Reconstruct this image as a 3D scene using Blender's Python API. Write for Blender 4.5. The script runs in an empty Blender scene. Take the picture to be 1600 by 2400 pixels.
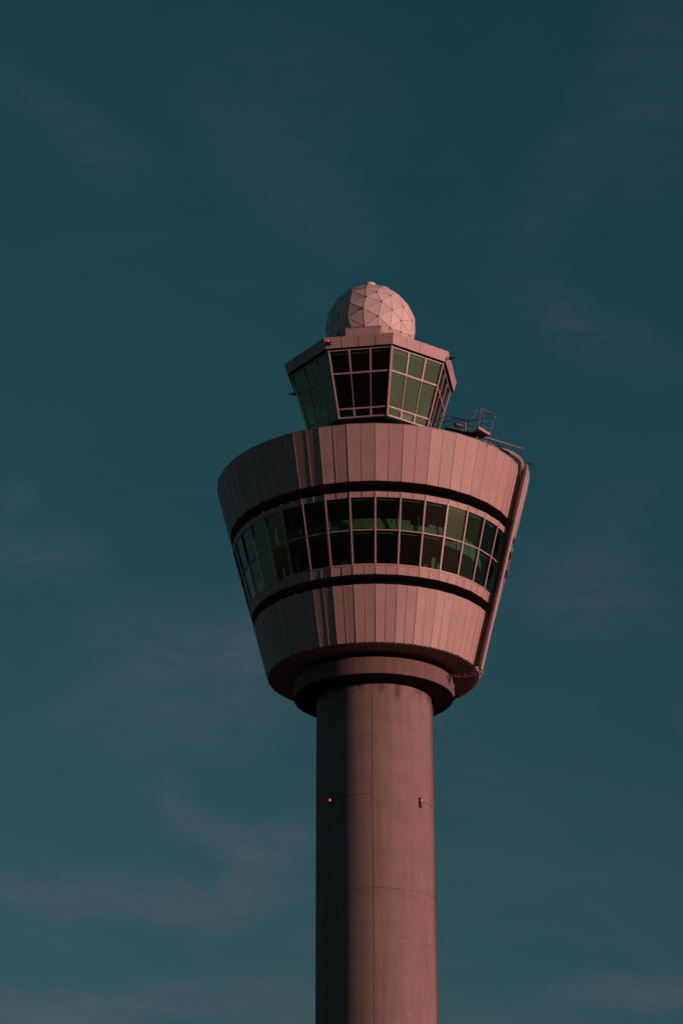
import bpy, bmesh, math, random
from mathutils import Vector, Matrix
R = math.radians
sin, cos, pi = math.sin, math.cos, math.pi
random.seed(7)
SC = bpy.context.scene
COL = SC.collection

# ------------------------------------------------------------------ camera
F_PX, PITCH, YAW, ROLL, DIST = 5259.22, 23.8910, -0.85692, -0.0986, 174.0
P, Y, Q = R(PITCH), R(YAW), R(ROLL)
fwd = Vector((sin(Y)*cos(P), cos(Y)*cos(P), sin(P)))
rgt = Vector((cos(Y), -sin(Y), 0)); up = rgt.cross(fwd)
r2 = rgt*cos(Q) + up*sin(Q); u2 = -rgt*sin(Q) + up*cos(Q)
cd = bpy.data.cameras.new('camera'); cam = bpy.data.objects.new('camera', cd); COL.objects.link(cam)
cam.matrix_world = Matrix(((r2.x, u2.x, -fwd.x, 0), (r2.y, u2.y, -fwd.y, -DIST), (r2.z, u2.z, -fwd.z, 1.7), (0, 0, 0, 1)))
cd.sensor_fit = 'VERTICAL'; cd.sensor_height = 36; cd.sensor_width = 24
cd.lens = F_PX/2400*36; cd.clip_start = 1; cd.clip_end = 40000
SC.camera = cam

# ------------------------------------------------------------------ sky, sun, exposure
SUN_PHI, SUN_EL = 62.0, 5.0            # azimuth measured from the camera side of the tower towards the right
sd = Vector((sin(R(SUN_PHI))*cos(R(SUN_EL)), -cos(R(SUN_PHI))*cos(R(SUN_EL)), sin(R(SUN_EL))))
sl = bpy.data.lights.new('sun', 'SUN'); sl.energy = 3.8; sl.angle = R(0.6); sl.color = (0.88, 0.48, 0.395)
so = bpy.data.objects.new('sun', sl); COL.objects.link(so)
so.rotation_euler = sd.to_track_quat('Z', 'Y').to_euler(); so.location = (60, -60, 120)
W = bpy.data.worlds.new('World'); SC.world = W; W.use_nodes = True
nt = W.node_tree; nt.nodes.clear()
def N(t, k, **kw):
    n = t.nodes.new(k)
    for a, b in kw.items(): setattr(n, a, b)
    return n
sky = N(nt, 'ShaderNodeTexSky', sky_type='NISHITA', sun_disc=False)
sky.sun_elevation = R(SUN_EL); sky.sun_rotation = math.atan2(sd.x, sd.y)
sky.air_density = 1.0; sky.dust_density = 1.2; sky.ozone_density = 2.0; sky.altitude = 0
tint = N(nt, 'ShaderNodeMix', data_type='RGBA', blend_type='MULTIPLY'); tint.inputs[0].default_value = 1
hsv = N(nt, 'ShaderNodeHueSaturation'); hsv.inputs['Saturation'].default_value = .7
nt.links.new(sky.outputs[0], hsv.inputs['Color']); nt.links.new(hsv.outputs[0], tint.inputs[6])
tc = N(nt, 'ShaderNodeTexCoord')
# the air is teal away from the sun and hazier, less green around it
def lerp_col(fac, a, b_):
    m = N(nt, 'ShaderNodeMix', data_type='RGBA')
    for k, v in ((6, a), (7, b_)):
        if isinstance(v, tuple): m.inputs[k].default_value = v + (1,)
        else: nt.links.new(v, m.inputs[k])
    nt.links.new(fac, m.inputs[0]); return m.outputs[2]
def srange(src, lo, hi):
    r = N(nt, 'ShaderNodeMapRange', interpolation_type='SMOOTHSTEP'); r.inputs[1].default_value = lo; r.inputs[2].default_value = hi
    nt.links.new(src, r.inputs[0]); return r.outputs[0]
dp = N(nt, 'ShaderNodeVectorMath', operation='DOT_PRODUCT'); dp.inputs[1].default_value = sd
nt.links.new(tc.outputs['Generated'], dp.inputs[0])
sep = N(nt, 'ShaderNodeSeparateXYZ'); nt.links.new(tc.outputs['Generated'], sep.inputs[0])
height = srange(sep.outputs[2], .16, .52)
near = srange(dp.outputs['Value'], .1, .9)
def wnoise(scale, stretch, detail, lo, hi, rot=0.0, dist=0.0, rough=.5, off=0.0):
    m = N(nt, 'ShaderNodeMapping'); m.inputs['Scale'].default_value = stretch; m.inputs['Rotation'].default_value = (0, rot, 0)
    m.inputs['Location'].default_value = (off, off, off)
    nt.links.new(tc.outputs['Generated'], m.inputs[0])
    n = N(nt, 'ShaderNodeTexNoise'); n.inputs['Scale'].default_value = scale; n.inputs['Detail'].default_value = detail
    n.inputs['Distortion'].default_value = dist; n.inputs['Roughness'].default_value = rough
    nt.links.new(m.outputs[0], n.inputs['Vector'])
    r = N(nt, 'ShaderNodeMapRange', interpolation_type='SMOOTHSTEP'); r.inputs[1].default_value = lo; r.inputs[2].default_value = hi
    nt.links.new(n.outputs[0], r.inputs[0]); return r.outputs[0]
def math_(op, a, b):
    n = N(nt, 'ShaderNodeMath', operation=op)
    for i, v in enumerate((a, b)):
        if isinstance(v, (int, float)): n.inputs[i].default_value = v
        else: nt.links.new(v, n.inputs[i])
    return n.outputs[0]
wisp = wnoise(9, (1, 1, 2.6), 6, .50, .78, R(-30), 1.4, .6, 1.1)
hue = wnoise(7.5, (1, 1, 1.2), 3, .42, .62, 0, .4, .5, 7.7)
air = lerp_col(height, (.37, .77, .745), (.235, .83, .76))
air = lerp_col(math_('MULTIPLY', hue, .55), air, lerp_col(height, (.29, .72, .82), (.20, .74, .87)))
nt.links.new(lerp_col(near, air, (.26, .48, .42)), tint.inputs[7])
# thin cirrus veil: lit by the same sky, warmer than the blue behind it
veil = N(nt, 'ShaderNodeMix', data_type='RGBA', blend_type='MULTIPLY'); veil.inputs[0].default_value = 1
nt.links.new(hsv.outputs[0], veil.inputs[6]); nt.links.new(lerp_col(height, (1.10, .98, 1.03), (.66, 1.03, 1.02)), veil.inputs[7])
# the cirrus streaks: azimuth, elevation, half length, half width, slant (degrees), density
STREAKS = [(-9.3, 33.48, 2.83, 0.46, -18.3, 0.69),
         (-7.85, 32.67, 1.89, 0.66, -3.7, 0.4),
         (-2.37, 32.21, 3.56, 1.09, -34.6, 0.62),
         (-2.14, 34.86, 4.47, 1.59, -7.7, 0.3),
         (8.72, 34.48, 3.99, 1.74, -106.9, 0.62),
         (5.36, 31.63, 2.54, 0.91, -121.7, 0.42),
         (6.99, 28.0, 3.56, 0.58, -21.4, 0.57),
         (5.68, 28.51, 1.56, 0.72, -49.5, 0.38),
         (5.8, 21.89, 2.53, 1.23, -7.2, 0.71),
         (6.85, 23.9, 1.6, 0.83, 24.8, 0.37),
         (-9.81, 24.02, 0.68, 0.43, 36.2, 0.57),
         (-9.18, 22.38, 1.96, 0.72, -11.2, 0.52),
         (-4.56, 19.94, 3.8, 1.55, -10.3, 0.63),
         (-2.96, 21.16, 2.04, 0.99, 38.6, 0.4),
         (-6.22, 18.18, 2.95, 0.7, -8.1, 0.29),
         (-4.46, 15.96, 1.89, 0.45, -25.0, 0.57),
         (-2.66, 15.13, 1.66, 0.63, 24.3, 0.61),
         (-6.94, 14.11, 4.17, 0.5, -0.6, 0.49),
         (-3.53, 13.96, 2.87, 0.5, 6.2, 0.33),
         (-5.04, 16.81, 0.67, 0.3, -18.1, 0.33),
         (-7.68, 11.28, 3.53, 0.53, 5.0, 0.66),
         (-3.05, 11.55, 2.6, 0.58, 0.3, 0.41),
         (6.69, 11.65, 2.35, 0.39, -3.6, 0.61),
         (3.45, 11.21, 2.8, 0.58, -1.0, 0.29),
         (3.08, 16.8, 2.23, 0.72, -20.4, 0.16),
         (4.13, 14.86, 3.3, 0.59, -9.1, 0.18),
         (2.4, 21.13, 1.37, 0.73, -29.7, 0.2)]
def vmath(op, a, b_=None):
    n = N(nt, 'ShaderNodeVectorMath', operation=op); nt.links.new(a, n.inputs[0])
    if b_ is not None:
        if isinstance(b_, tuple): n.inputs[1].default_value = b_
        else: nt.links.new(b_, n.inputs[1])
    return n
az = math_('MULTIPLY', math_('ARCTAN2', sep.outputs[0], sep.outputs[1]), 57.2958)
el = math_('MULTIPLY', math_('ARCSINE', sep.outputs[2], 0), 57.2958)
cmb = N(nt, 'ShaderNodeCombineXYZ'); nt.links.new(az, cmb.inputs[0]); nt.links.new(el, cmb.inputs[1])
def warp(scale, amp, detail, off):
    m = N(nt, 'ShaderNodeMapping'); m.inputs['Location'].default_value = (off, off, 0); nt.links.new(cmb.outputs[0], m.inputs[0])
    n = N(nt, 'ShaderNodeTexNoise'); n.inputs['Scale'].default_value = scale; n.inputs['Detail'].default_value = detail
    nt.links.new(m.outputs[0], n.inputs['Vector'])
    s_ = vmath('SUBTRACT', n.outputs['Color'], (.5, .5, .5)); return vmath('MULTIPLY', s_.outputs[0], (amp, amp, 0)).outputs[0]
pos = vmath('ADD', vmath('ADD', cmb.outputs[0], warp(.35, 1.5, 3, 3.1)).outputs[0], warp(1.4, .7, 6, 9.7)).outputs[0]
streaks = None
for a_, e_, hl, hw, sl_, den in STREAKS:
    m = N(nt, 'ShaderNodeMapping', vector_type='TEXTURE'); m.inputs['Location'].default_value = (a_, e_, 0)
    m.inputs['Rotation'].default_value = (0, 0, R(sl_)); m.inputs['Scale'].default_value = (hl*1.5, hw*1.9, 1)
    nt.links.new(pos, m.inputs[0]); ln = vmath('LENGTH', m.outputs[0])
    r = N(nt, 'ShaderNodeMapRange', interpolation_type='SMOOTHERSTEP'); r.inputs[1].default_value = 1.0; r.inputs[2].default_value = 0.0
    r.inputs[3].default_value = 0; r.inputs[4].default_value = den; nt.links.new(ln.outputs['Value'], r.inputs[0])
    streaks = r.outputs[0] if streaks is None else math_('ADD', streaks, r.outputs[0])
fm = N(nt, 'ShaderNodeMapping'); fm.inputs['Rotation'].default_value = (0, 0, R(18)); fm.inputs['Scale'].default_value = (.42, 2.4, 1)
nt.links.new(pos, fm.inputs[0]); fn = N(nt, 'ShaderNodeTexNoise'); fn.inputs['Scale'].default_value = 1.5; fn.inputs['Detail'].default_value = 8; fn.inputs['Roughness'].default_value = .62
nt.links.new(fm.outputs[0], fn.inputs['Vector'])
fibre = N(nt, 'ShaderNodeMapRange'); fibre.inputs[1].default_value = .28; fibre.inputs[2].default_value = .72; fibre.inputs[3].default_value = .3; fibre.inputs[4].default_value = 1.4
nt.links.new(fn.outputs[0], fibre.inputs[0])
cl = math_('ADD', math_('MULTIPLY', math_('MULTIPLY', streaks, fibre.outputs[0]), .78), math_('ADD', math_('MULTIPLY', wisp, .18), .06))
skycol = lerp_col(math_('MINIMUM', cl, .85), tint.outputs[2], veil.outputs[2])
bg = N(nt, 'ShaderNodeBackground'); bg.inputs[1].default_value = 0.058
nt.links.new(skycol, bg.inputs[0])
nt.links.new(bg.outputs[0], N(nt, 'ShaderNodeOutputWorld').inputs[0])
SC.view_settings.view_transform = 'Standard'; SC.view_settings.look = 'None'
SC.view_settings.exposure = 0.0; SC.view_settings.gamma = 1.0; SC.view_settings.use_curve_mapping = False

# ------------------------------------------------------------------ materials
def mat(name, col, rough=.6, metal=0, spec=.5, var=.0, vscale=1.0, streak=0.0, emit=None, bump=0.0, grime=0.0):
    m = bpy.data.materials.new(name); m.use_nodes = True; t = m.node_tree; b = t.nodes['Principled BSDF']
    b.inputs['Roughness'].default_value = rough; b.inputs['Metallic'].default_value = metal
    b.inputs['Specular IOR Level'].default_value = spec
    b.inputs['Base Color'].default_value = col + (1,)
    if var or streak or grime:
        g = N(t, 'ShaderNodeNewGeometry'); src = None; factors = []
        def noise(sc, scale, det, lo, hi):
            mp = N(t, 'ShaderNodeMapping'); mp.inputs['Scale'].default_value = sc; t.links.new(g.outputs['Position'], mp.inputs[0])
            n = N(t, 'ShaderNodeTexNoise'); n.inputs['Scale'].default_value = scale; n.inputs['Detail'].default_value = det
            t.links.new(mp.outputs[0], n.inputs['Vector'])
            r = N(t, 'ShaderNodeMapRange'); r.inputs[1].default_value = .3; r.inputs[2].default_value = .7
            r.inputs[3].default_value = lo; r.inputs[4].default_value = hi; t.links.new(n.outputs[0], r.inputs[0]); return r.outputs[0]
        if var: factors.append(noise((1, 1, 1), vscale, 5, 1-var, 1+var))
        if streak: factors.append(noise((1.6, 1.6, .07), 1.6, 6, 1-streak, 1+streak))
        if grime: factors.append(noise((.10, .10, 1.5), 1.1, 8, 1-grime, 1+grime))
        f = factors[0]
        for x in factors[1:]:
            mm = N(t, 'ShaderNodeMath', operation='MULTIPLY'); t.links.new(f, mm.inputs[0]); t.links.new(x, mm.inputs[1]); f = mm.outputs[0]
        v = N(t, 'ShaderNodeVectorMath', operation='SCALE'); v.inputs[0].default_value = col; t.links.new(f, v.inputs['Scale'])
        t.links.new(v.outputs[0], b.inputs['Base Color'])
        if bump:
            bp = N(t, 'ShaderNodeBump'); bp.inputs['Strength'].default_value = bump; bp.inputs['Distance'].default_value = .05
            t.links.new(f, bp.inputs['Height']); t.links.new(bp.outputs[0], b.inputs['Normal'])
    if emit:
        b.inputs['Emission Color'].default_value = emit[0] + (1,); b.inputs['Emission Strength'].default_value = emit[1]
    return m
M = {}
M['panel'] = mat('coated_panel', (.425, .275, .28), .55, spec=.35, var=.05, vscale=.8, streak=.05)
M['trim'] = mat('coated_trim', (.415, .27, .275), .45, spec=.45)
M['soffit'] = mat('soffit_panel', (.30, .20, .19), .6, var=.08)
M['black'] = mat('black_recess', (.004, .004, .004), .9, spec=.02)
M['darksteel'] = mat('dark_steel', (.035, .04, .045), .5)
M['steel'] = mat('galvanised_steel', (.30, .205, .205), .45, spec=.5)
M['rail'] = mat('rail_paint', (.20, .15, .155), .5)
M['boom'] = mat('dark_painted_steel', (.15, .11, .11), .5)
M['concrete'] = mat('weathered_concrete', (.238, .160, .165), .85, spec=.2, var=.07, vscale=.7, streak=.10, grime=.05, bump=.15)
M['patch'] = mat('repair_mortar', (.29, .19, .19), .85, spec=.2, var=.1, vscale=3)
M['collar'] = mat('collar_concrete', (.175, .108, .108), .85, spec=.2, var=.06, streak=.16, bump=.1)  # darkened concrete: some of the overhang's shade is in the colour
M['radome'] = mat('radome_panel', (.66, .51, .52), .5, spec=.3, var=.025, vscale=1.2)
M['seam'] = mat('radome_seam', (.33, .22, .21), .7)
M['under'] = mat('shaded_underside', (.045, .03, .03), .9, spec=.1)  # shade beneath the collar is put into this near-black colour
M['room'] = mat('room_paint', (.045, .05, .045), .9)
M['parapet'] = mat('gallery_parapet', (.44, .52, .46), .8, var=.12, vscale=.6)
M['blind'] = mat('pale_blind', (.66, .72, .60), .9)
M['roof'] = mat('roof_felt', (.12, .11, .10), .9)
M['skin'] = mat('monitor_plastic', (.05, .05, .05), .5)
M['bark'] = mat('bark', (.05, .035, .025), .9)
M['leaf'] = mat('dark_leaf', (.02, .03, .015), .8)
M['red_lit'] = mat('red_lamp_glass', (.6, .05, .08), .3, emit=((1.0, .07, .14), .9))
M['lamp_dark'] = mat('unlit_lamp_glass', (.12, .03, .03), .2)
M['cable'] = mat('cable', (.10, .055, .05), .7)
M['ground'] = mat('dry_grass_ground', (.10, .085, .07), .95, spec=.1, var=.2, vscale=.02)
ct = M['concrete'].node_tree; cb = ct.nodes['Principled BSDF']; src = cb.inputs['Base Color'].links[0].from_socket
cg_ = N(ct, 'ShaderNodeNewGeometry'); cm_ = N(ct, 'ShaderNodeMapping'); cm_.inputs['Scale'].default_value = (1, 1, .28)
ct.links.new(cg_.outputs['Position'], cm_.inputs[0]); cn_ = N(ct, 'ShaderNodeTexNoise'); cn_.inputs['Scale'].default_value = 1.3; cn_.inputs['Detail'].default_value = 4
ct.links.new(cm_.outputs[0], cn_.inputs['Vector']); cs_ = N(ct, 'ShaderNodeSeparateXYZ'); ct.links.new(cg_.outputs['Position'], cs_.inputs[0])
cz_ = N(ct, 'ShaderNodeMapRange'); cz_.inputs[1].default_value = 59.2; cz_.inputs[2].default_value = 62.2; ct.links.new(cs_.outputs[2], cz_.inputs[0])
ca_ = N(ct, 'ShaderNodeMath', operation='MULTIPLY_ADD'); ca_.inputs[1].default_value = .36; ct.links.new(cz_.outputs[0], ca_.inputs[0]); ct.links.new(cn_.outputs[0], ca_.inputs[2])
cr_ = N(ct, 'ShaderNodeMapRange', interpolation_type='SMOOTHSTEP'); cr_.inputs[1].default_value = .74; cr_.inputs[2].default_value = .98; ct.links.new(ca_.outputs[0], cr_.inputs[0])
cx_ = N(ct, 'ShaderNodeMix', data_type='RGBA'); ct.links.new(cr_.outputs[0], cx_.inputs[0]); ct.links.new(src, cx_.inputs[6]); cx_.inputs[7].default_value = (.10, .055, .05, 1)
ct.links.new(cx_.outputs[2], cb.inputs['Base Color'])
pt = M['panel'].node_tree; pb = pt.nodes['Principled BSDF']; src = pb.inputs['Base Color'].links[0].from_socket
pg = N(pt, 'ShaderNodeNewGeometry'); pr = N(pt, 'ShaderNodeMapRange'); pr.inputs[3].default_value = .955; pr.inputs[4].default_value = 1.045
pt.links.new(pg.outputs['Random Per Island'], pr.inputs[0]); pv = N(pt, 'ShaderNodeVectorMath', operation='SCALE'); pt.links.new(src, pv.inputs[0]); pt.links.new(pr.outputs[0], pv.inputs['Scale'])
pt.links.new(pv.outputs[0], pb.inputs['Base Color'])
def glass(name, tint, refl, base):
    m = bpy.data.materials.new(name); m.use_nodes = True; t = m.node_tree; t.nodes.clear()
    tr = N(t, 'ShaderNodeBsdfTransparent'); tr.inputs[0].default_value = tint + (1,)
    gl = N(t, 'ShaderNodeBsdfGlossy'); gl.inputs[0].default_value = refl + (1,); gl.inputs['Roughness'].default_value = .015
    g = N(t, 'ShaderNodeNewGeometry'); dt = N(t, 'ShaderNodeVectorMath', operation='DOT_PRODUCT')   # Schlick reflectance, the same on both faces
    t.links.new(g.outputs['Incoming'], dt.inputs[0]); t.links.new(g.outputs['Normal'], dt.inputs[1])
    ab = N(t, 'ShaderNodeMath', operation='ABSOLUTE'); t.links.new(dt.outputs['Value'], ab.inputs[0])
    om = N(t, 'ShaderNodeMath', operation='SUBTRACT'); om.inputs[0].default_value = 1; t.links.new(ab.outputs[0], om.inputs[1])
    fr = N(t, 'ShaderNodeMath', operation='POWER'); fr.inputs[1].default_value = 5; t.links.new(om.outputs[0], fr.inputs[0])
    a = N(t, 'ShaderNodeMath', operation='MULTIPLY_ADD'); a.inputs[1].default_value = .9; a.inputs[2].default_value = base
    a.use_clamp = True
    t.links.new(fr.outputs[0], a.inputs[0])
    mixs = N(t, 'ShaderNodeMixShader'); t.links.new(a.outputs[0], mixs.inputs[0]); t.links.new(tr.outputs[0], mixs.inputs[1]); t.links.new(gl.outputs[0], mixs.inputs[2])
    t.links.new(mixs.outputs[0], N(t, 'ShaderNodeOutputMaterial').inputs[0]); return m
M['glass'] = glass('green_tinted_glass', (.54, .69, .61), (.74, .57, .59), .10)

# ------------------------------------------------------------------ mesh helpers
class MB:
    def __init__(s): s.v = []; s.f = []; s.smooth = []
    def poly(s, pts, faces, smooth=False):
        o = len(s.v); s.v += [tuple(p) for p in pts]
        for f in faces: s.f.append(tuple(o+i for i in f)); s.smooth.append(smooth)
    def hexa(s, a):      # 8 corners: bottom 4, top 4
        s.poly(a, [(0, 3, 2, 1), (4, 5, 6, 7), (0, 1, 5, 4), (1, 2, 6, 5), (2, 3, 7, 6), (3, 0, 4, 7)])
    def box(s, x0, y0, z0, x1, y1, z1):
        s.hexa([(x0, y0, z0), (x1, y0, z0), (x1, y1, z0), (x0, y1, z0), (x0, y0, z1), (x1, y0, z1), (x1, y1, z1), (x0, y1, z1)])
    def bar(s, p, q, w, d, n):   # rectangular bar p->q, width w across, depth d along n (outer face on the line)
        p, q, n = Vector(p), Vector(q), Vector(n).normalized(); t = (q-p).normalized(); x = t.cross(n).normalized(); n = x.cross(t).normalized()
        a = []
        for c in (p, q):
            for i, j in ((-.5, 0), (.5, 0), (.5, -1), (-.5, -1)): a.append(c + x*w*i + n*d*j)
        s.hexa(a)
    def tube(s, path, rad, seg=12, cap=True, flat=1.0, updir=None):
        path = [Vector(p) for p in path]; n = len(path)
        rad = rad if isinstance(rad, (list, tuple)) else [rad]*n
        pts = []; prev = None
        for i, p in enumerate(path):
            t = (path[min(i+1, n-1)]-path[max(i-1, 0)]).normalized()
            ref = Vector(updir) if updir else (prev if prev else (Vector((0, 0, 1)) if abs(t.z) < .9 else Vector((1, 0, 0))))
            x = (ref - t*ref.dot(t)).normalized(); y = t.cross(x); prev = x
            for k in range(seg):
                a = 2*pi*k/seg; pts.append(p + x*cos(a)*rad[i] + y*sin(a)*rad[i]*flat)
        fs = [(i*seg+k, i*seg+(k+1) % seg, (i+1)*seg+(k+1) % seg, (i+1)*seg+k) for i in range(n-1) for k in range(seg)]
        s.poly(pts, fs, True)
        if cap:
            s.poly(pts[:seg], [tuple(range(seg))[::-1]]); s.poly(pts[-seg:], [tuple(range(seg))])
    def lathe(s, prof, seg=144, smooth=True, close=True, a0=0.0):  # prof: closed loop (r,z)
        n = len(prof)
        for i in range(n if close else n-1):
            (ra, za), (rb, zb) = prof[i], prof[(i+1) % n]
            pts = []
            for k in range(seg):
                a = a0 + 2*pi*k/seg
                pts += [(ra*sin(a), -ra*cos(a), za), (rb*sin(a), -rb*cos(a), zb)]
            s.poly(pts, [(2*k, 2*((k+1) % seg), 2*((k+1) % seg)+1, 2*k+1) for k in range(seg)], smooth)
    def sphere(s, c, r, seg=10):
        pts = []; 
        for i in range(seg//2+1):
            th = pi*i/(seg//2)
            for k in range(seg):
                a = 2*pi*k/seg; pts.append((c[0]+r*sin(th)*cos(a), c[1]+r*sin(th)*sin(a), c[2]+r*cos(th)))
        s.poly(pts, [(i*seg+k, i*seg+(k+1) % seg, (i+1)*seg+(k+1) % seg, (i+1)*seg+k) for i in range(seg//2) for k in range(seg)], True)
    def build(s, name, m, parent=None, fix=True):
        me = bpy.data.meshes.new(name); me.from_pydata(s.v, [], s.f); me.materials.append(m)
        for p, sm in zip(me.polygons, s.smooth): p.use_smooth = sm
        if fix:
            bm = bmesh.new(); bm.from_mesh(me); bmesh.ops.remove_doubles(bm, verts=bm.verts, dist=1e-5) if False else None
            bmesh.ops.recalc_face_normals(bm, faces=bm.faces); bm.to_mesh(me); bm.free()
        o = bpy.data.objects.new(name, me); COL.objects.link(o)
        if parent: o.parent = parent; o.matrix_parent_inverse = parent.matrix_world.inverted()
        return o
def tag(o, label=None, cat=None, group=None, kind=None):
    for k, v in (('label', label), ('category', cat), ('group', group), ('kind', kind)):
        if v: o[k] = v
    return o
def empty(name, loc):
    o = bpy.data.objects.new(name, None); o.empty_display_size = 1; o.location = loc; COL.objects.link(o)
    o.matrix_world = Matrix.Translation(loc); return o
def pol(r, phi, z): a = R(phi); return Vector((r*sin(a), -r*cos(a), z))
CONE = .2652
def cone(z): return 8.69 + CONE*(z-63.767)

# ------------------------------------------------------------------ ground
g = MB(); g.poly([(-9000, -9000, 0), (9000, -9000, 0), (9000, 9000, 0), (-9000, 9000, 0)], [(0, 1, 2, 3)])
tag(g.build('ground', M['ground'], fix=False), kind='structure')

# ------------------------------------------------------------------ control tower
T = empty('control_tower', (0, 0, 0))
tag(T, 'tall airport control tower with round concrete shaft and flared panelled head', 'control tower')
PH = 1.3      # azimuth phase of the 36 modules

# shaft with its pour rings
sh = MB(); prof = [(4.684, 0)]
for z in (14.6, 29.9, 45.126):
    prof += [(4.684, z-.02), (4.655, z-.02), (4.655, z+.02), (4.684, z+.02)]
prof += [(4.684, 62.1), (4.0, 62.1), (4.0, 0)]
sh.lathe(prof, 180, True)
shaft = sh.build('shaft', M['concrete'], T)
j = MB()
for z in (14.6, 29.9, 45.126): j.lathe([(4.688, z-.022), (4.688, z+.022), (4.6, z+.022), (4.6, z-.022)], 180)
a = pol(4.69, -1.8, 0); j.bar(a, a + Vector((0, 0, 61.9)), .05, .06, pol(1, -1.8, 0))
j.build('expansion_joint', M['cable'], T)
# pale repair patches on the concrete
rs = random.Random(3)
for phi, z, w, h in ((27.25, 41.1, .62, .28), (62.5, 41.6, .35, .75), (1.5, 54.9, .36, .12), (44.5, 54.9, .3, .16), (32.7, 35.6, .5, .5), (55.7, 37.2, .2, .5)):
    mb = MB(); n = 8; m = 3; pts = []
    for k in range(n+1):
        for q in range(m+1):
            f = phi + math.degrees(w/4.684)*(k/n-.5) + rs.uniform(-.2, .2); dz = h*(q/m-.5)*(1-.5*abs(2*k/n-1)) + rs.uniform(-.02, .02)
            pts.append(pol(4.6875, f, z+dz))
    mb.poly(pts, [(k*(m+1)+q, (k+1)*(m+1)+q, (k+1)*(m+1)+q+1, k*(m+1)+q+1) for k in range(n) for q in range(m)])
    mb.build('repair_patch', M['patch'], shaft)
# conduit down the right side
c = MB()
n_ = pol(1, 77, 0)
for (z0, z1) in ((0, 44.8), (45.3, 61.2)):
    a = pol(4.80, 77, z0); b_ = pol(4.80, 77, z1); c.bar(a, b_, .13, .12, n_)
c.build('cable_duct', M['trim'], T)
c = MB()
for k in range(22):
    z = 3 + k*2.72; c.bar(pol(4.86, 79.5, z), pol(4.86, 79.5, z+.16), .22, .2, pol(1, 79.5, 0))
a = pol(4.82, 80.5, 0); c.tube([a, a+Vector((0, 0, 61.1))], .045, 8)
c.build('pipe_clamp', M['cable'], T)
for p0_, p1_, z_ in ((-44, -1.7, 52.62), (50, 76.4, 52.52)):
    c = MB(); c.tube([pol(4.70, p0_+(p1_-p0_)*k/14, z_) for k in range(15)], .02, 6); c.build('lamp_cable', M['cable'], T)

# collar
c = MB()
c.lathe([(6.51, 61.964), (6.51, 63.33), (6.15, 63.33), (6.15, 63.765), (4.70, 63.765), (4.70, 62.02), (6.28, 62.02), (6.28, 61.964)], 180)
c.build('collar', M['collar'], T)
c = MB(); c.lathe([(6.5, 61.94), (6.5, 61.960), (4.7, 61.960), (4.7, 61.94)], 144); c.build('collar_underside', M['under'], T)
c = MB(); c.lathe([(6.17, 63.34), (6.17, 63.76), (6.152, 63.76), (6.152, 63.34)], 96); c.build('collar_gap', M['black'], T)
c = MB(); c.lathe([(4.76, 61.80), (4.76, 61.96), (4.69, 61.96), (4.69, 61.80)], 96); c.build('shaft_shade_ring', M['black'], T)  # black ring painting the collar's shadow onto the top of the shaft

# --- cladding bands on the common cone
def facet(r, k, half, z, push=0.0):
    """corner of the 36-gon: half=0 at a module edge, 1 at mid chord"""
    if half == 0: return pol(r, PH+10*k, z)
    a, b = pol(r, PH+10*k, z), pol(r, PH+10*(k+1), z)
    m = (a+b)/2; rr = math.hypot(m.x, m.y); s_ = (rr-push)/rr
    return Vector((m.x*s_, m.y*s_, z))
def band(name, z0, z1, rib=.024, push=.012, thick=.12, cop=.0, gap=.012):
    mb = MB(); r0, r1 = cone(z0), cone(z1)
    rr = random.Random(hash(name) % 97 if False else int(z0*10))
    for k in range(36):
        for h in (0, 1):
            A0, A1 = facet(r0, k, 0, z0), facet(r1, k, 0, z1)
            C0, C1 = facet(r0, k, 1, z0, push), facet(r1, k, 1, z1, push)
            B0, B1 = facet(r0, k+1, 0, z0), facet(r1, k+1, 0, z1)
            (p0, p1, q0, q1) = (A0, A1, C0, C1) if h == 0 else (C0, C1, B0, B1)
            t = (q0-p0).normalized()*gap; nrm = (q0-p0).cross(p1-p0).normalized()
            e1, e2 = rr.uniform(-.006, .006), rr.uniform(-.006, .006)
            o0, o1 = nrm*(e1), nrm*(e2)
            a = [p0+t+o0, q0-t+o1, q0-t+o1-nrm*thick, p0+t+o0-nrm*thick, p1+t+o0, q1-t+o1, q1-t+o1-nrm*thick, p1+t+o0-nrm*thick]
            mb.hexa(a)
            # standing seam at the left edge of each panel
            rad = Vector((p0.x, p0.y, 0)).normalized()
            mb.bar(p0 + rad*rib - Vector((0, 0, .02)), p1 + rad*rib + Vector((0, 0, .02)), .035, rib+.05, rad)
    o = mb.build(name, M['panel'], T)
    bk = MB(); bk.lathe([(r0-.10, z0+.02), (r1-.10, z1-.02), (r1-.20, z1-.02), (r0-.20, z0+.02)], 36, False, a0=R(PH))
    return o, bk
o, bk = band('upper_cladding', 76.2, 80.66); bk.build('backing', M['black'], o)
o, bk = band('lower_cladding', 63.767, 68.2); bk.build('backing', M['black'], o)
o, bk = band('sill_cladding', 68.97, 69.64, rib=.03); bk.build('backing', M['black'], o)
o, bk = band('window_head', 74.98, 75.36, rib=.04); bk.build('backing', M['black'], o)
# sill cap: thin ledge, mitred per module
c = MB()
for k in range(36):
    for (z0, z1, d0) in ((69.64, 69.72, .03),):
        pts = [facet(cone(z0)+d0, k, 0, z0), facet(cone(z0)+d0, k+1, 0, z0), facet(cone(z0)-.25, k+1, 0, z0), facet(cone(z0)-.25, k, 0, z0),
               facet(cone(z1)+d0, k, 0, z1), facet(cone(z1)+d0, k+1, 0, z1), facet(cone(z1)-.25, k+1, 0, z1), facet(cone(z1)-.25, k, 0, z1)]
        c.hexa(pts)
c.build('window_ledge', M['trim'], T)
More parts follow.
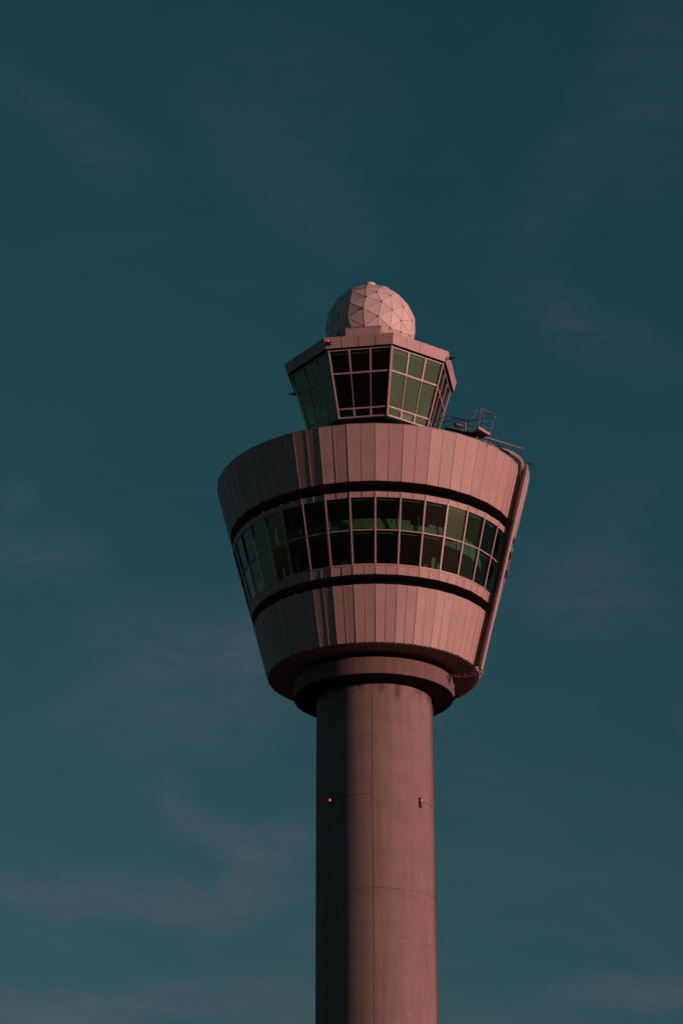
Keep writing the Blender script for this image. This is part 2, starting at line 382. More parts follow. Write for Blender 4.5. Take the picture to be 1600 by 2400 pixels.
# soffits: radial trays with joints
def soffit(name, z, ro, ri, n, m, drop=.05):
    mb = MB()
    for k in range(n):
        a0, a1 = PH + 360/n*k + .25, PH + 360/n*(k+1) - .25
        mb.hexa([pol(ro, a0, z-drop), pol(ro, a1, z-drop), pol(ri, a1, z-drop), pol(ri, a0, z-drop),
                 pol(ro, a0, z), pol(ro, a1, z), pol(ri, a1, z), pol(ri, a0, z)])
    mb.lathe([(ro-.02, z-.01), (ro-.02, z+.06), (ri, z+.06), (ri, z-.01)], 72, False, a0=R(PH))
    return mb.build(name, m, T)
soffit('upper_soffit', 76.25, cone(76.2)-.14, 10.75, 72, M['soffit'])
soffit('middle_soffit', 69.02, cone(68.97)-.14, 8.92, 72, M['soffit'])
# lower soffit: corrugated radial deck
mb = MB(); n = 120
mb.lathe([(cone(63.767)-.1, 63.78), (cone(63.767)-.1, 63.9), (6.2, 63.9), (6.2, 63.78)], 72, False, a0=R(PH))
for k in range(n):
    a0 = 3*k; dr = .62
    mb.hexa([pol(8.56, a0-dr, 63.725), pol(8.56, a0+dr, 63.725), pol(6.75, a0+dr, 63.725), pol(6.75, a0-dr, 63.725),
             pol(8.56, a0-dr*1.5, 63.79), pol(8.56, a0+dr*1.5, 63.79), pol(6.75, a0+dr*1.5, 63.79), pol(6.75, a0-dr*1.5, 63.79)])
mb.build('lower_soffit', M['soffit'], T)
# recess walls behind the shadow gaps and their ledges
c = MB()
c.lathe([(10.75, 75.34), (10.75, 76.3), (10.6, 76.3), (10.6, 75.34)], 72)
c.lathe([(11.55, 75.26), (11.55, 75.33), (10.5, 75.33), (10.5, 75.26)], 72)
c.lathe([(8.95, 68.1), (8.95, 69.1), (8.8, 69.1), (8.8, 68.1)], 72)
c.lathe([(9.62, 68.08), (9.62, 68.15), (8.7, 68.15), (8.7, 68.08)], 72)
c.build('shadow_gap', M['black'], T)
# roof of the head and its coping
c = MB(); c.lathe([(13.0, 80.3), (13.0, 80.42), (4.9, 80.5), (4.9, 80.38)], 72); c.build('roof', M['roof'], T)
c = MB()
for k in range(36):
    z0, z1, ro, ri = 80.665, 80.69, cone(80.66)+.02, cone(80.66)-.35
    c.hexa([facet(ro, k, 0, z0), facet(ro, k+1, 0, z0), facet(ri, k+1, 0, z0), facet(ri, k, 0, z0),
            facet(ro, k, 0, z1), facet(ro, k+1, 0, z1), facet(ri, k+1, 0, z1), facet(ri, k, 0, z1)])
c.build('coping', M['trim'], T)

# --- main window ring: 36 bays, each a frame with its panes
ZS, ZT, ZH = 69.72, 72.391, 74.98
WIN = []
for k in range(36):
    fr = MB(); A, B = (lambda z, d=0: facet(cone(z)+d, k, 0, z)), (lambda z, d=0: facet(cone(z)+d, k+1, 0, z))
    nrm = (B(ZS)-A(ZS)).cross(A(ZH)-A(ZS)).normalized()
    if nrm.dot(pol(1, PH+10*k+5, 0)) < 0: nrm = -nrm
    radl = pol(1, PH+10*k, 0)
    fr.bar(A(ZS, .05), A(ZH, .05), .13, .07, radl)                       # mullion cap
    inn = MB(); inn.bar(A(ZS, -.021), A(ZH, -.021), .11, .12, radl)
    e = (B(ZS)-A(ZS)).normalized()*.07
    fr.bar(A(ZT)+e+nrm*.02, B(ZT)-e+nrm*.02, .09, .06, nrm)                # transom
    fr.bar(A(ZS+.03)+e, B(ZS+.03)-e, .06, .1, nrm); fr.bar(A(ZH-.03)+e, B(ZH-.03)-e, .06, .1, nrm)
    w = fr.build('window', M['trim'], T); inn.build('inner_frame', M['darksteel'], w)
    pn = MB()
    for z0, z1 in ((ZS+.06, ZT-.045), (ZT+.045, ZH-.06)):
        o_ = -nrm*(.06+random.uniform(-.012, .012)); j0, j1 = nrm*random.uniform(-.016, .016), nrm*random.uniform(-.016, .016)
        pn.hexa([A(z0)+e+o_+j0, B(z0)-e+o_, B(z0)-e+o_*1.4, A(z0)+e+o_*1.4+j0, A(z1)+e+o_+j0+j1, B(z1)-e+o_+j1, B(z1)-e+o_*1.4+j1, A(z1)+e+o_*1.4+j0+j1])
    pn.build('pane', M['glass'], w); WIN.append(w)

# --- inside of the head
c = MB(); c.lathe([(9.85, 69.3), (9.85, 69.6), (3.0, 69.6), (3.0, 69.3)], 72); c.build('office_floor', M['room'], T)
c = MB(); c.lathe([(10.58, 75.0), (10.58, 75.25), (3.0, 75.25), (3.0, 75.0)], 72); c.build('office_ceiling', M['room'], T)
c = MB(); c.lathe([(4.0, 69.6), (4.0, 75.0), (3.8, 75.0), (3.8, 69.6)], 48); c.build('core_wall', M['room'], T)
c = MB(); c.lathe([(8.93, 73.3), (8.93, 73.4), (4.05, 73.4), (4.05, 73.3)], 72); c.build('gallery_floor', M['room'], T)
c = MB()
for k in range(72):
    zb = 72.72 if 38 < 5*k < 120 else 73.34
    q0, q1 = 5*k, 5*k+5
    c.hexa([pol(9.05, q0, zb), pol(9.05, q1, zb), pol(8.97, q1, zb), pol(8.97, q0, zb), pol(9.05, q0, 73.86), pol(9.05, q1, 73.86), pol(8.97, q1, 73.86), pol(8.97, q0, 73.86)])
for k in range(36):
    if k % 6 != 2: c.hexa([pol(9.04, 10*k+.2, 73.89), pol(9.04, 10*k+9.8, 73.89), pol(8.96, 10*k+9.8, 73.89), pol(8.96, 10*k+.2, 73.89),
            pol(9.04, 10*k+.2, 74.2), pol(9.04, 10*k+9.8, 74.2), pol(8.96, 10*k+9.8, 74.2), pol(8.96, 10*k+.2, 74.2)])
par = c.build('gallery_parapet', M['parapet'], T)
for ph in (13, 24, 40, -22, 55):
    c = MB(); c.tube([pol(9.12, ph, 73.5), pol(9.12, ph, 74.85)], .035, 6); c.build('gallery_post', M['blind'], par)
for k in range(36):
    for z in (ZH-.16, ZT-.17):
        c = MB(); a, b_ = facet(cone(z)-.22, k, 0, z), facet(cone(z)-.22, k+1, 0, z); c.bar(a.lerp(b_, .1), a.lerp(b_, .86), .05, .08, pol(1, PH+10*k+5, 0))
        c.build('blind_rail', M['blind'], WIN[k])
for k, f, z0, z1, w_ in ((-5, .05, 72.6, 73.9, .22), (-5, .1, 69.9, 70.7, .3), (-4, .02, 69.9, 71.3, .2), (-4, .08, 73.4, 74.3, .12), (2, .55, 69.8, 70.8, .35), (2, .8, 69.8, 70.4, .3)):
    c = MB(); n1 = pol(1, PH+10*k+5, 0)
    a0_, b0_ = facet(cone(z0)-.35, k, 0, z0), facet(cone(z0)-.35, k+1, 0, z0); a1_, b1_ = facet(cone(z1)-.35, k, 0, z1), facet(cone(z1)-.35, k+1, 0, z1)
    c.bar(a0_.lerp(b0_, f+.2), a1_.lerp(b1_, f+.2), w_, .05, n1); c.build('curtain', M['blind'], T)

# ------------------------------------------------------------------ visual control room (octagonal)
OP = 14.25
def oc(r, k, z): return pol(r, OP+45*k, z)
def rw(z): return 5.42 + (z-85.27)*(7.14-5.42)/(90.95-85.27)
cab = MB()
ring = lambda r, z: [oc(r, k, z) for k in range(8)]
def octo(mb, r0, z0, r1, z1, th):
    a, b_ = ring(r0, z0), ring(r1, z1); a2, b2 = ring(r0-th, z0), ring(r1-th, z1)
    for k in range(8):
        l = (k+1) % 8; mb.hexa([a[k], a[l], a2[l], a2[k], b_[k], b_[l], b2[l], b2[k]])
def cap(mb, r, z0, z1):
    a, b_ = ring(r, z0), ring(r, z1); mb.poly(a+b_, [tuple(range(8))[::-1], tuple(range(8, 16))]+[(k, (k+1) % 8, 8+(k+1) % 8, 8+k) for k in range(8)])
c = MB(); octo(c, 4.6, 80.45, 5.02, 84.95, .15); octo(c, 5.15, 84.95, 5.2, 85.2, .5); c.build('cab_base', M['black'], T)
c = MB(); cap(c, 5.0, 84.9, 85.1); c.build('cab_floor', M['room'], T)
c = MB(); cap(c, 7.0, 90.93, 91.05); c.build('cab_ceiling', M['room'], T)
c = MB(); cap(c, 7.40, 91.07, 91.85); c.build('cab_roof', M['roof'], T)
# fascia: four panels a side with joints, eaves underside dark
for k in range(8):
    c = MB(); lo = MB()
    for i in range(4):
        f0, f1 = i/4+.004, (i+1)/4-.004
        A0, B0, A1, B1 = oc(7.44, k, 91.03), oc(7.44, k+1, 91.03), oc(7.72, k, 91.957), oc(7.72, k+1, 91.957)
        if i == 0: f0 = 0
        if i == 3: f1 = 1
        p0, q0, p1, q1 = A0.lerp(B0, f0), A0.lerp(B0, f1), A1.lerp(B1, f0), A1.lerp(B1, f1)
        nn = (q0-p0).cross(p1-p0).normalized()
        if nn.dot(pol(1, OP+45*k+22.5, 0)) < 0: nn = -nn
        o1 = nn*random.uniform(-.01, .01)
        c.hexa([p0+o1, q0+o1, q0-nn*.08, p0-nn*.08, p1+o1, q1+o1, q1-nn*.08, p1-nn*.08])
        if i: c.bar(A0.lerp(B0, i/4)+nn*.026, A1.lerp(B1, i/4)+nn*.012, .03, .03, nn)
    fo = c.build('roof_fascia', M['panel'], T)
    c = MB(); c.hexa([oc(7.32, k, 91.06), oc(7.32, k+1, 91.06), oc(7.22, k+1, 91.06), oc(7.22, k, 91.06), oc(7.58, k, 91.93), oc(7.58, k+1, 91.93), oc(7.4, k+1, 91.93), oc(7.4, k, 91.93)])
    c.hexa([oc(7.42, k, 91.035), oc(7.42, k+1, 91.035), oc(7.0, k+1, 91.035), oc(7.0, k, 91.035), oc(7.42, k, 91.058), oc(7.42, k+1, 91.058), oc(7.0, k+1, 91.058), oc(7.0, k, 91.058)])
    c.build('eaves', M['black'], fo)
Z1, Z2, Z3, Z4 = 85.27, 86.05, 89.0, 90.95
for k in range(8):
    a = MB(); rad = pol(1, OP+45*k, 0)
    a.bar(oc(rw(Z1)+.07, k, Z1-.05), oc(rw(Z4)+.07, k, Z4+.07), .17, .08, rad); cp = a.build('corner_post', M['trim'], T)
    a = MB(); a.bar(oc(rw(Z1)-.012, k, Z1-.05), oc(rw(Z4)-.012, k, Z4+.07), .14, .14, rad); a.build('inner_frame', M['darksteel'], cp)
    for i in range(3):
        P_ = lambda f, z, d=0: oc(rw(z)+d, k, z).lerp(oc(rw(z)+d, k+1, z), f)
        nn = (P_(1, Z1)-P_(0, Z1)).cross(P_(0, Z4)-P_(0, Z1)).normalized()
        if nn.dot(pol(1, OP+45*k+22.5, 0)) < 0: nn = -nn
        f0, f1 = i/3, (i+1)/3; m = MB(); e = .012
        g0 = f0 + (.02 if i == 0 else 0); g1 = f1 - (.02 if i == 2 else 0)
        for z, w_ in ((Z1+.06, .12), (Z2, .12), (Z3, .13), (Z4-.03, .08)): m.bar(P_(g0, z)+nn*.02, P_(g1, z)+nn*.02, w_, .05, nn)
        if i:
            m.bar(P_(f0, Z1)+nn*.026, P_(f0, Z2)+nn*.026, .13, .06, nn); m.bar(P_(f0, Z3)+nn*.026, P_(f0, Z4)+nn*.026, .13, .06, nn)
            m.bar(P_(f0, Z2)+nn*.012, P_(f0, Z3)+nn*.012, .045, .05, nn)
        if i == 0: m.bar(P_(g0, Z1)+nn*.012, P_(g0, Z4)+nn*.012, .05, .05, nn)
        w = m.build('cab_window', M['trim'], T)
        pn = MB()
        for z0, z1 in ((Z1+.12, Z2-.06), (Z2+.06, Z3-.065), (Z3+.065, Z4-.07)):
            o_ = -nn*.05; h0, h1 = g0+e*.4, g1-e*.4
            pn.hexa([P_(h0, z0)+o_, P_(h1, z0)+o_, P_(h1, z0)+o_*1.5, P_(h0, z0)+o_*1.5, P_(h0, z1)+o_, P_(h1, z1)+o_, P_(h1, z1)+o_*1.5, P_(h0, z1)+o_*1.5])
        pn.build('pane', M['glass'], w)
        if k == 0 and i == 1:
            b2 = MB(); o_ = -nn*.22; h0, h1 = g0+.02, g1-.02; z0, z1 = Z1+.14, Z2-.06
            b2.hexa([P_(h0, z0)+o_, P_(h1, z0)+o_, P_(h1, z0)+o_*1.1, P_(h0, z0)+o_*1.1, P_(h0, z1)+o_, P_(h1, z1)+o_, P_(h1, z1)+o_*1.1, P_(h0, z1)+o_*1.1])
            b2.build('roller_blind', M['blind'], w)
# consoles inside the control room
c = MB(); octo(c, 4.9, 85.1, 5.1, 86.0, .7); con = c.build('console', M['room'], T)
for ph, w_, h_ in ((-22, .55, .5), (-13, .35, .42), (1, .5, .55), (7, .3, .5), (22, .5, .5), (31, .4, .4), (46, .5, .5), (-44, .6, .5), (-55, .5, .5)):
    c = MB(); a = pol(4.85, ph, 86.02); c.bar(a, a+Vector((0, 0, h_)), w_, .06, pol(1, ph, 0)); c.build('display', M['skin'] if int(w_*100) % 20 else M['steel'], con)
for k in range(8):
    c = MB(); n1 = pol(1, OP+45*k+22.5, 0); z = 90.72
    a, b_ = oc(rw(z)-.22, k, z), oc(rw(z)-.22, k+1, z); c.bar(a.lerp(b_, .06), b_.lerp(a, .06), .06, .08, n1); c.build('blind_rail', M['blind'], T)
    if k != 7: continue
    c = MB(); a, b_ = oc(rw(85.4)-.26, k, 85.4), oc(rw(90.8)-.26, k, 90.8); c.tube([a, b_], .085, 8); c.build('inner_column', M['parapet'] if k == 7 else M['darksteel'], T)
# plant housing on the roof in front of the radome
def rotbox(mb, phi, r, w, d, z0, z1):
    n1 = pol(1, phi, 0); t1 = pol(1, phi+90, 0); c0 = n1*r
    q = [c0 - t1*w/2, c0 + t1*w/2, c0 + t1*w/2 - n1*d, c0 - t1*w/2 - n1*d]
    mb.hexa([v + Vector((0, 0, z0)) for v in q] + [v + Vector((0, 0, z1)) for v in q])
c = MB(); rotbox(c, -8.25, 4.6, 3.02, 1.2, 91.96, 94.05); 
c.build('roof_housing', M['panel'], T)
c = MB(); rotbox(c, -8.25, 4.64, 3.1, 1.28, 94.05, 94.11); c.build('housing_cap', M['trim'], T)

# ------------------------------------------------------------------ radome
NODES = [(-0.096,-0.952,0.29),
(0.239,-0.958,0.159),
(-0.163,-0.987,-0.015),
(0.162,-0.966,-0.199),
(-0.398,-0.752,0.525),
(0.14,-0.885,0.444),
(0.438,-0.806,0.398),
(0.469,-0.883,-0.004),
(0.665,-0.724,-0.183),
(0.711,-0.681,0.178),
(-0.495,-0.852,-0.17),
(-0.453,-0.871,0.193),
(-0.701,-0.713,0.003),
(0.424,-0.808,-0.409),
(-0.133,-0.901,-0.414),
(-0.639,-0.649,0.413),
(-0.101,-0.795,0.598),
(0.221,-0.723,0.655),
(-0.848,-0.506,0.159),
(0.903,-0.429,-0.02),
(-0.882,-0.435,-0.18),
(0.657,-0.629,-0.416),
(-0.428,-0.818,-0.384),
(0.112,-0.212,0.971),
(-0.298,0.1,0.949),
(0.055,0.132,0.99),
(-0.237,-0.238,0.942),
(0.004,0.455,0.89),
(0.332,-0.437,0.836),
(-0.567,-0.14,0.812),
(0.364,0.377,0.852),
(-0.053,-0.531,0.845),
(-0.344,0.421,0.839),
(0.393,0.014,0.919),
(-0.428,-0.488,0.76),
(0.148,0.705,0.693),
(-0.621,0.212,0.755),
(0.66,0.176,0.73),
(-0.222,0.701,0.678),
(0.601,-0.225,0.767),
(-0.737,-0.359,0.573),
(0.474,0.628,0.617),
(-0.589,0.543,0.598),
(0.829,-0.107,0.549),
(-0.04,0.896,0.441),
(0.594,-0.546,0.591),
(-0.828,-0.003,0.561),
(0.731,0.447,0.515),
(-0.441,0.797,0.412),
(0.83,-0.416,0.372),
(0.317,0.869,0.38),
(-0.834,0.331,0.442),
(0.907,0.183,0.38),
(-0.247,0.956,0.159),
(-0.932,-0.206,0.298),
(0.62,0.738,0.267),
(-0.751,0.61,0.25),
(0.971,-0.14,0.195),
(0.113,0.988,0.104),
(-0.972,0.139,0.187),
(0.852,0.495,0.17),
(-0.559,0.827,0.064),
(0.427,0.904,-0.013),
(-0.908,0.418,-0.007),
(0.983,0.181,0.026),
(-0.13,0.977,-0.167),
(-0.991,-0.125,-0.049),
(0.693,0.712,-0.113),
(-0.734,0.651,-0.192),
(0.978,-0.098,-0.182),
(0.186,0.937,-0.295),
(-0.952,0.168,-0.255),
(0.882,0.432,-0.189),
(-0.441,0.858,-0.264),
(0.857,-0.357,-0.372),
(0.476,0.78,-0.405),
(-0.789,0.421,-0.447),
(0.899,0.164,-0.405),
(-0.16,0.848,-0.505),
(-0.897,-0.166,-0.41),
(0.708,0.52,-0.478),
(-0.52,0.662,-0.539),
(0.791,-0.11,-0.601),
(-0.71,-0.56,-0.426),
(0.158,0.764,-0.626),
(0.157,-0.785,-0.599),
(-0.781,0.103,-0.616),
(0.684,0.233,-0.691),
(-0.467,-0.585,-0.663),
(-0.228,0.612,-0.758),
(0.594,-0.417,-0.688),
(-0.687,-0.266,-0.676),
(0.436,0.548,-0.714),
(-0.147,-0.68,-0.718),
(-0.553,0.375,-0.744),
(0.529,-0.099,-0.843),
(-0.382,-0.325,-0.865),
(0.096,0.494,-0.864),
(0.294,-0.53,-0.795),
(-0.512,0.026,-0.858),
(0.396,0.233,-0.888),
(-0.033,-0.419,-0.908),
(-0.247,0.292,-0.924),
(0.222,-0.184,-0.958),
(-0.169,-0.077,-0.983),
(0.084,0.153,-0.985)]
RC = Vector((0, 0, 96.35)); RR = 3.97
RD = empty('radome', (0, 0, 91.97)); tag(RD, 'white faceted radar dome on the tower roof', 'radome')
bm = bmesh.new()
for q in NODES: bm.verts.new(RC + Vector(q).normalized()*RR)
bmesh.ops.convex_hull(bm, input=bm.verts); bmesh.ops.recalc_face_normals(bm, faces=bm.faces)
edges = [(e.verts[0].co.copy(), e.verts[1].co.copy()) for e in bm.edges]
me = bpy.data.meshes.new('shell'); bm.to_mesh(me); bm.free(); me.materials.append(M['radome'])
o = bpy.data.objects.new('shell', me); COL.objects.link(o); o.parent = RD; o.matrix_parent_inverse = RD.matrix_world.inverted()
c = MB()
for a, b_ in edges:
    n1 = ((a+b_)/2-RC).normalized(); c.bar(a + n1*.012, b_ + n1*.010, .034, .05, n1)
c.build('seam_strip', M['seam'], RD)
c = MB()
for q in NODES: q = Vector(q).normalized(); c.tube([RC+q*(RR-.03), RC+q*(RR+.05)], [.085, .05], 8)
c.build('hub_cap', M['darksteel'], RD)
c = MB(); c.tube([RC+Vector((-.08, 0, RR-.08)), RC+Vector((-.08, 0, RR+.50))], [.56, .56], 24); c.build('top_hatch', M['radome'], RD)
c = MB(); c.lathe([(2.3, 91.97), (2.3, 93.2), (2.0, 93.2), (2.0, 91.97)], 48); c.build('pedestal', M['panel'], RD)

# ------------------------------------------------------------------ maintenance gantry on the right side
G = empty('facade_gantry', tuple(pol(12.6, 60, 80.75)))
tag(G, 'curved maintenance gantry arm with railed cradle on the right rim of the head', 'gantry')
GP = 69.0
def gp(r, z, phi=GP): return pol(r, phi, z)
zs = [63.36, 66, 70, 74, 78, 79.96]
line = [gp(cone(z)+.66, z) for z in zs]
c = MB(); c.tube(line+[gp(13.72, 80.5), gp(13.74, 81.0)], [.205]*6+[.17, .02], 24); c.build('main_spar', M['steel'], G)
c = MB(); off = pol(.30, GP+70, 0)
c.tube([gp(cone(z)+.62, z)+off for z in (74.0, 75, 76, 77, 78, 78.8, 79.5, 80.0, 80.4)], [.02, .09, .16, .22, .26, .27, .24, .17, .04], 20); c.build('fairing', M['steel'], G)
c = MB()
for z0, z1 in ((63.6, 80.2),):
    tt = pol(1, GP-90, 0)
    a, b_ = gp(cone(z0)+.46, z0), gp(cone(z1)+.46, z1); c.bar(a, b_, .06, .34, pol(1, GP, 0))
c.build('guide_web', M['darksteel'], G)
c = MB()
for d in (.13, .47):
    a, b_ = gp(cone(63.5)+d, 63.5), gp(cone(80.2)+d, 80.2); c.bar(a + pol(.03, GP-90, 0), b_ + pol(.03, GP-90, 0), .12, .04, pol(1, GP, 0))
c.build('guide_rail', M['steel'], G)
c = MB()
c.tube([(9.6, -7.9, 80.7), (10.43, -7.25, 81.15), (11.0, -6.7, 81.25), (11.5, -6.2, 81.22), (12.0, -5.65, 81.15), (12.3, -5.2, 81.0), (12.42, -4.92, 80.72), (12.42, -4.75, 80.25), (12.3, -4.7, 79.5)],
       [.08, .12, .16, .20, .22, .23, .22, .18, .06], 16); c.build('arm', M['steel'], G)
c = MB(); c.tube([(8.4, -9.75, 81.0), (8.9, -9.55, 81.2), (12.2, -7.22, 81.2)], [.13, .12, .07], 12); c.tube([(12.2, -7.22, 81.2), (12.52, -7.0, 81.17)], [.085, .02], 8); c.build('boom', M['boom'], G)
c = MB()
c.box(9.55, -8.75, 80.5, 9.72, -8.55, 81.12); c.bar((9.7, -8.5, 80.95), (10.3, -7.7, 80.9), .25, .2, (0, 0, 1)); c.box(9.05, -9.2, 80.45, 9.4, -8.9, 81.0)
c.bar((10.3, -7.9, 81.15), (10.75, -7.5, 81.12), .08, .08, (0, 0, 1)); c.build('bracket', M['steel'], G)
c = MB(); d = pol(1, 74, 0); p = gp(13.78, 80.92)
c.tube([p, p+Vector((.2, .0, -.04)), p+Vector((.55, .05, -.14))], [.09, .1, .02], 8); c.build('tip_probe', M['darksteel'], G)
# deck and cradle
ZD = 81.1
deck = [(5.81, -11.05), (6.12, -11.46), (8.09, -10.34), (8.62, -11.1), (9.57, -9.87), (8.77, -9.20)]
c = MB(); c.poly([(x, y, ZD) for x, y in deck]+[(x, y, ZD+.06) for x, y in deck], [tuple(range(6))[::-1], tuple(range(6, 12))]+[(i, (i+1) % 6, 6+(i+1) % 6, 6+i) for i in range(6)])
dk = c.build('deck', M['darksteel'], G)
c = MB(); nn = Vector((9.57-8.62, -9.87+11.1, 0)).normalized(); nv = Vector((nn.y, -nn.x, 0))
c.bar(Vector((8.62, -11.1, ZD+.1))+nv*.04, Vector((9.57, -9.87, ZD+.1))+nv*.04, .24, .036, nv); c.build('toe_board', M['panel'], dk)
c = MB()
def rail(pts, z, r=.032): c.tube([(x, y, z) for x, y in pts], r, 8)
outer = [(5.19, -10.30), (6.11, -11.33), (8.09, -10.28), (9.10, -10.9)]
inner = [(5.55, -10.2), (6.76, -10.75), (8.35, -9.95), (9.05, -9.6)]
rail(outer, 82.2); rail(outer, 81.7, .025); rail(inner, 82.2); rail(inner, 81.7, .022)
for (x, y) in ((6.11, -11.33), (6.85, -10.8), (7.0, -10.7), (7.75, -10.45), (7.9, -10.3)): c.tube([(x, y, ZD+.1), (x, y, 82.2)], .028, 8)
c.build('guard_rail', M['darksteel'], G)
c = MB()
b4 = [(8.62, -11.1), (9.57, -9.87), (9.05, -10.15), (8.40, -10.86)]; t4 = [(8.89, -10.98), (10.11, -9.84), (9.10, -10.18), (8.37, -10.83)]
for (a, b_) in zip(b4, t4): c.tube([(a[0], a[1], ZD+.1), (b_[0], b_[1], 83.0)], .028, 8)
for a, b_ in ((0, 1), (1, 2), (0, 3), (3, 2)): c.tube([(*t4[a], 83.0), (*t4[b_], 83.0)], .027, 8)
for f in (.3, .62):
    L = [Vector((*b4[i], ZD+.1)).lerp(Vector((*t4[i], 83.0)), f) for i in range(4)]
    c.tube([L[1], L[2]], .02, 8); c.tube([L[0], L[3]], .026, 8) if f > .5 else None
cg = c.build('cradle_cage', M['rail'], G)
c = MB(); c.hexa([Vector((*t4[i], 83.02)) for i in (0, 1, 2, 3)]+[Vector((*t4[i], 83.06)) for i in (0, 1, 2, 3)]) if False else None
# hoist on the deck
c = MB(); c.tube([(6.75, -10.95, 81.62), (7.3, -10.6, 81.62)], .17, 14); c.box(6.9, -10.85, 81.2, 7.1, -10.65, 81.9)
c.build('hoist_drum', M['darksteel'], G)
c = MB(); c.box(7.55, -10.6, 81.2, 7.7, -10.45, 81.75); c.box(7.3, -10.5, 81.2, 7.4, -10.4, 81.6); c.tube([(7.2, -10.55, 81.5), (8.0, -10.2, 81.5)], .03, 6); c.tube([(7.62, -10.5, 81.2), (7.62, -10.5, 82.1)], .04, 6)
c.build('hoist_frame', M['steel'], G)
# lower anchor between collar and spar foot
c = MB()
c.tube([pol(6.46, 66, 63.05), pol(7.5, 66, 62.83)], .075, 10); c.tube([pol(7.5, 66, 62.83), pol(8.1, 66.5, 62.74), pol(8.94, 67.5, 62.86), pol(9.3, 68.5, 62.9)], .028, 8)
c.tube([pol(6.45, 66, 63.05), pol(6.46, 64.5, 62.6)], .045, 8); c.build('anchor_rod', M['steel'], G)
c = MB()
for r_, z_, s_ in ((8.0, 63.02, .11), (8.62, 63.1, .07), (8.9, 62.95, .1), (9.22, 63.1, .14), (9.45, 62.95, .1), (9.3, 62.75, .08)):
    p = pol(r_, 67, z_); c.bar(p, p+Vector((s_*1.6, .2, s_*random.uniform(-1, 1))), s_, s_, (random.random(), -.6, .4)); 
c.tube([gp(cone(63.3)+.72, 63.31), gp(cone(63.3)+.66, 62.95)], [.2, .06], 10)
c.build('anchor_clamp', M['steel'], G)
c = MB()
for z0, z1 in ((61.2+.8, 62.5), (62.6, 63.05)): c.tube([pol(6.56, 84, z0), pol(6.56, 84, z1)], .035, 8)
c.build('collar_pipe', M['trim'], T)
# small dark clips on the outer side of the spar
c = MB()
for z in (73.2, 71.6): p = gp(cone(z)+.98, z); c.bar(p, p+Vector((-.06, 0, -.7)), .12, .1, pol(1, GP, 0))
c.build('spar_clip', M['darksteel'], G)

# ------------------------------------------------------------------ obstruction lights
def obstruction(phi, r, z, label, lit=True, body=(.22, .26, .62), lens=.11, tilt=0.0, group=None):
    E_ = empty('obstruction_light', tuple(pol(r, phi, z))); tag(E_, label, 'warning light', group)
    n1 = pol(1, phi, 0); t1 = pol(1, phi+90, 0); zz = Vector((0, 0, 1)); base = pol(r, phi, z)
    w_, d_, h_ = body
    c = MB(); a = base + n1*(d_) - zz*h_*.62; c.bar(a, a + zz*h_, w_, d_, n1); b0 = c.build('housing', M['darksteel'], E_)
    c = MB(); a = base + n1*d_ + zz*h_*.1; c.tube([a, a+n1*lens*.6, a+n1*lens*1.2], [lens, lens*.9, lens*.3], 14); c.build('lens', M['red_lit'] if lit else M['lamp_dark'], E_)
    return E_
obstruction(-45.75, 4.69, 52.42, 'lit red warning lamp on the shaded side of the concrete shaft', body=(.2, .18, .66), lens=.105)
obstruction(49.5, 4.69, 52.42, 'lit red warning lamp on the sunlit side of the concrete shaft', body=(.2, .16, .80), lens=.10)
obstruction(-27.5, 7.42, 91.50, 'lit red lamp box on the front left corner of the cab roof fascia', body=(.3, .3, .42), lens=.09)
def horn(phi, r, z, label, s=1.0):
    E_ = empty('obstruction_light', tuple(pol(r, phi, z))); tag(E_, label, 'warning light')
    n1 = pol(1, phi, 0); b = pol(r, phi, z)
    c = MB(); c.tube([b, b+n1*.3*s], .045, 8); c.tube([b+n1*.25*s+Vector((0, 0, -.1)), b+n1*.25*s+Vector((0, 0, .14))], .1*s, 12); c.tube([b+n1*.3*s, b+n1*.72*s], [.11*s, .07*s], 12); c.build('housing', M['darksteel'], E_)
    c = MB(); c.sphere(b+n1*.25*s+Vector((0, 0, .2)), .09*s, 10); c.build('lens', M['lamp_dark'], E_)
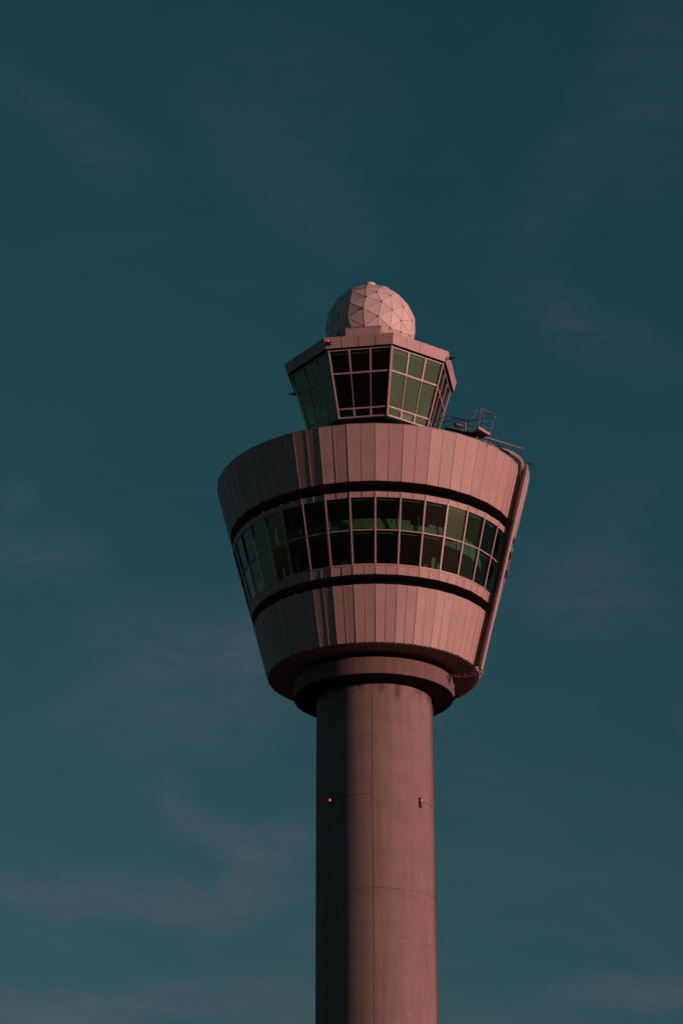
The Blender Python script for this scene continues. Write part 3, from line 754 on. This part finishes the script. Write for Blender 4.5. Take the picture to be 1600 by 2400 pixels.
horn(OP+45, 7.6, 91.25, 'unlit dark lamp sticking out of the right corner of the cab fascia')
horn(OP-90, 6.62, 89.15, 'unlit dark lamp sticking out beside the left cab windows', .9)

# ------------------------------------------------------------------ potted tree inside the head
PT = empty('potted_tree', tuple(pol(9.6, 44.5, 69.6))); tag(PT, 'dark potted indoor tree behind the window panes near the right end of the band', 'potted tree')
c = MB(); b0 = pol(9.6, 44.5, 69.6); c.tube([b0, b0+Vector((0, 0, .45))], [.18, .25], 16); c.build('pot', M['skin'], PT)
c = MB(); c.tube([b0+Vector((0, 0, .4)), b0+Vector((.03, 0, 2.2)), b0+Vector((-.02, .03, 4.0))], [.05, .04, .025], 8); c.build('trunk', M['bark'], PT)
c = MB(); rl = random.Random(11)
for k in range(1100):
    a = rl.uniform(0, 2*pi); u = rl.uniform(-1, 1); q = rl.random()**.4
    p = b0 + Vector((cos(a)*math.sqrt(1-u*u)*.72*q, sin(a)*math.sqrt(1-u*u)*.45*q, 4.15 + u*.55*q))
    d1 = Vector((rl.uniform(-1, 1), rl.uniform(-1, 1), rl.uniform(-1, .3))).normalized(); d2 = d1.cross(Vector((rl.uniform(-1, 1), .3, 1))).normalized()
    c.poly([p, p+d1*.10+d2*.045, p+d1*.21, p+d1*.10-d2*.045], [(0, 1, 2, 3)])
c.build('crown', M['leaf'], PT)
# ------------------------------------------------------------------ monitors inside the head
for i, (ph, w_) in enumerate(((-33, .6), (-13, .5), (9.5, .4), (26, .5), (34, .35))):
    E_ = empty('monitor', tuple(pol(9.75, ph, 69.6))); tag(E_, 'computer monitor on a stand just behind the lower tower windows', 'monitor', 'monitors behind the round window band')
    n1 = pol(1, ph, 0); b = pol(9.75, ph, 69.6)
    c = MB(); c.tube([b, b+Vector((0, 0, .35))], .04, 8); c.bar(b, b+n1*.2, .3, .03, (0, 0, 1)); c.build('stand', M['skin'], E_)
    c = MB(); a = b+Vector((0, 0, .32)); c.bar(a, a+Vector((0, 0, .38)), w_, .05, n1); c.build('screen_case', M['steel'] if i in (1, 3) else M['skin'], E_)
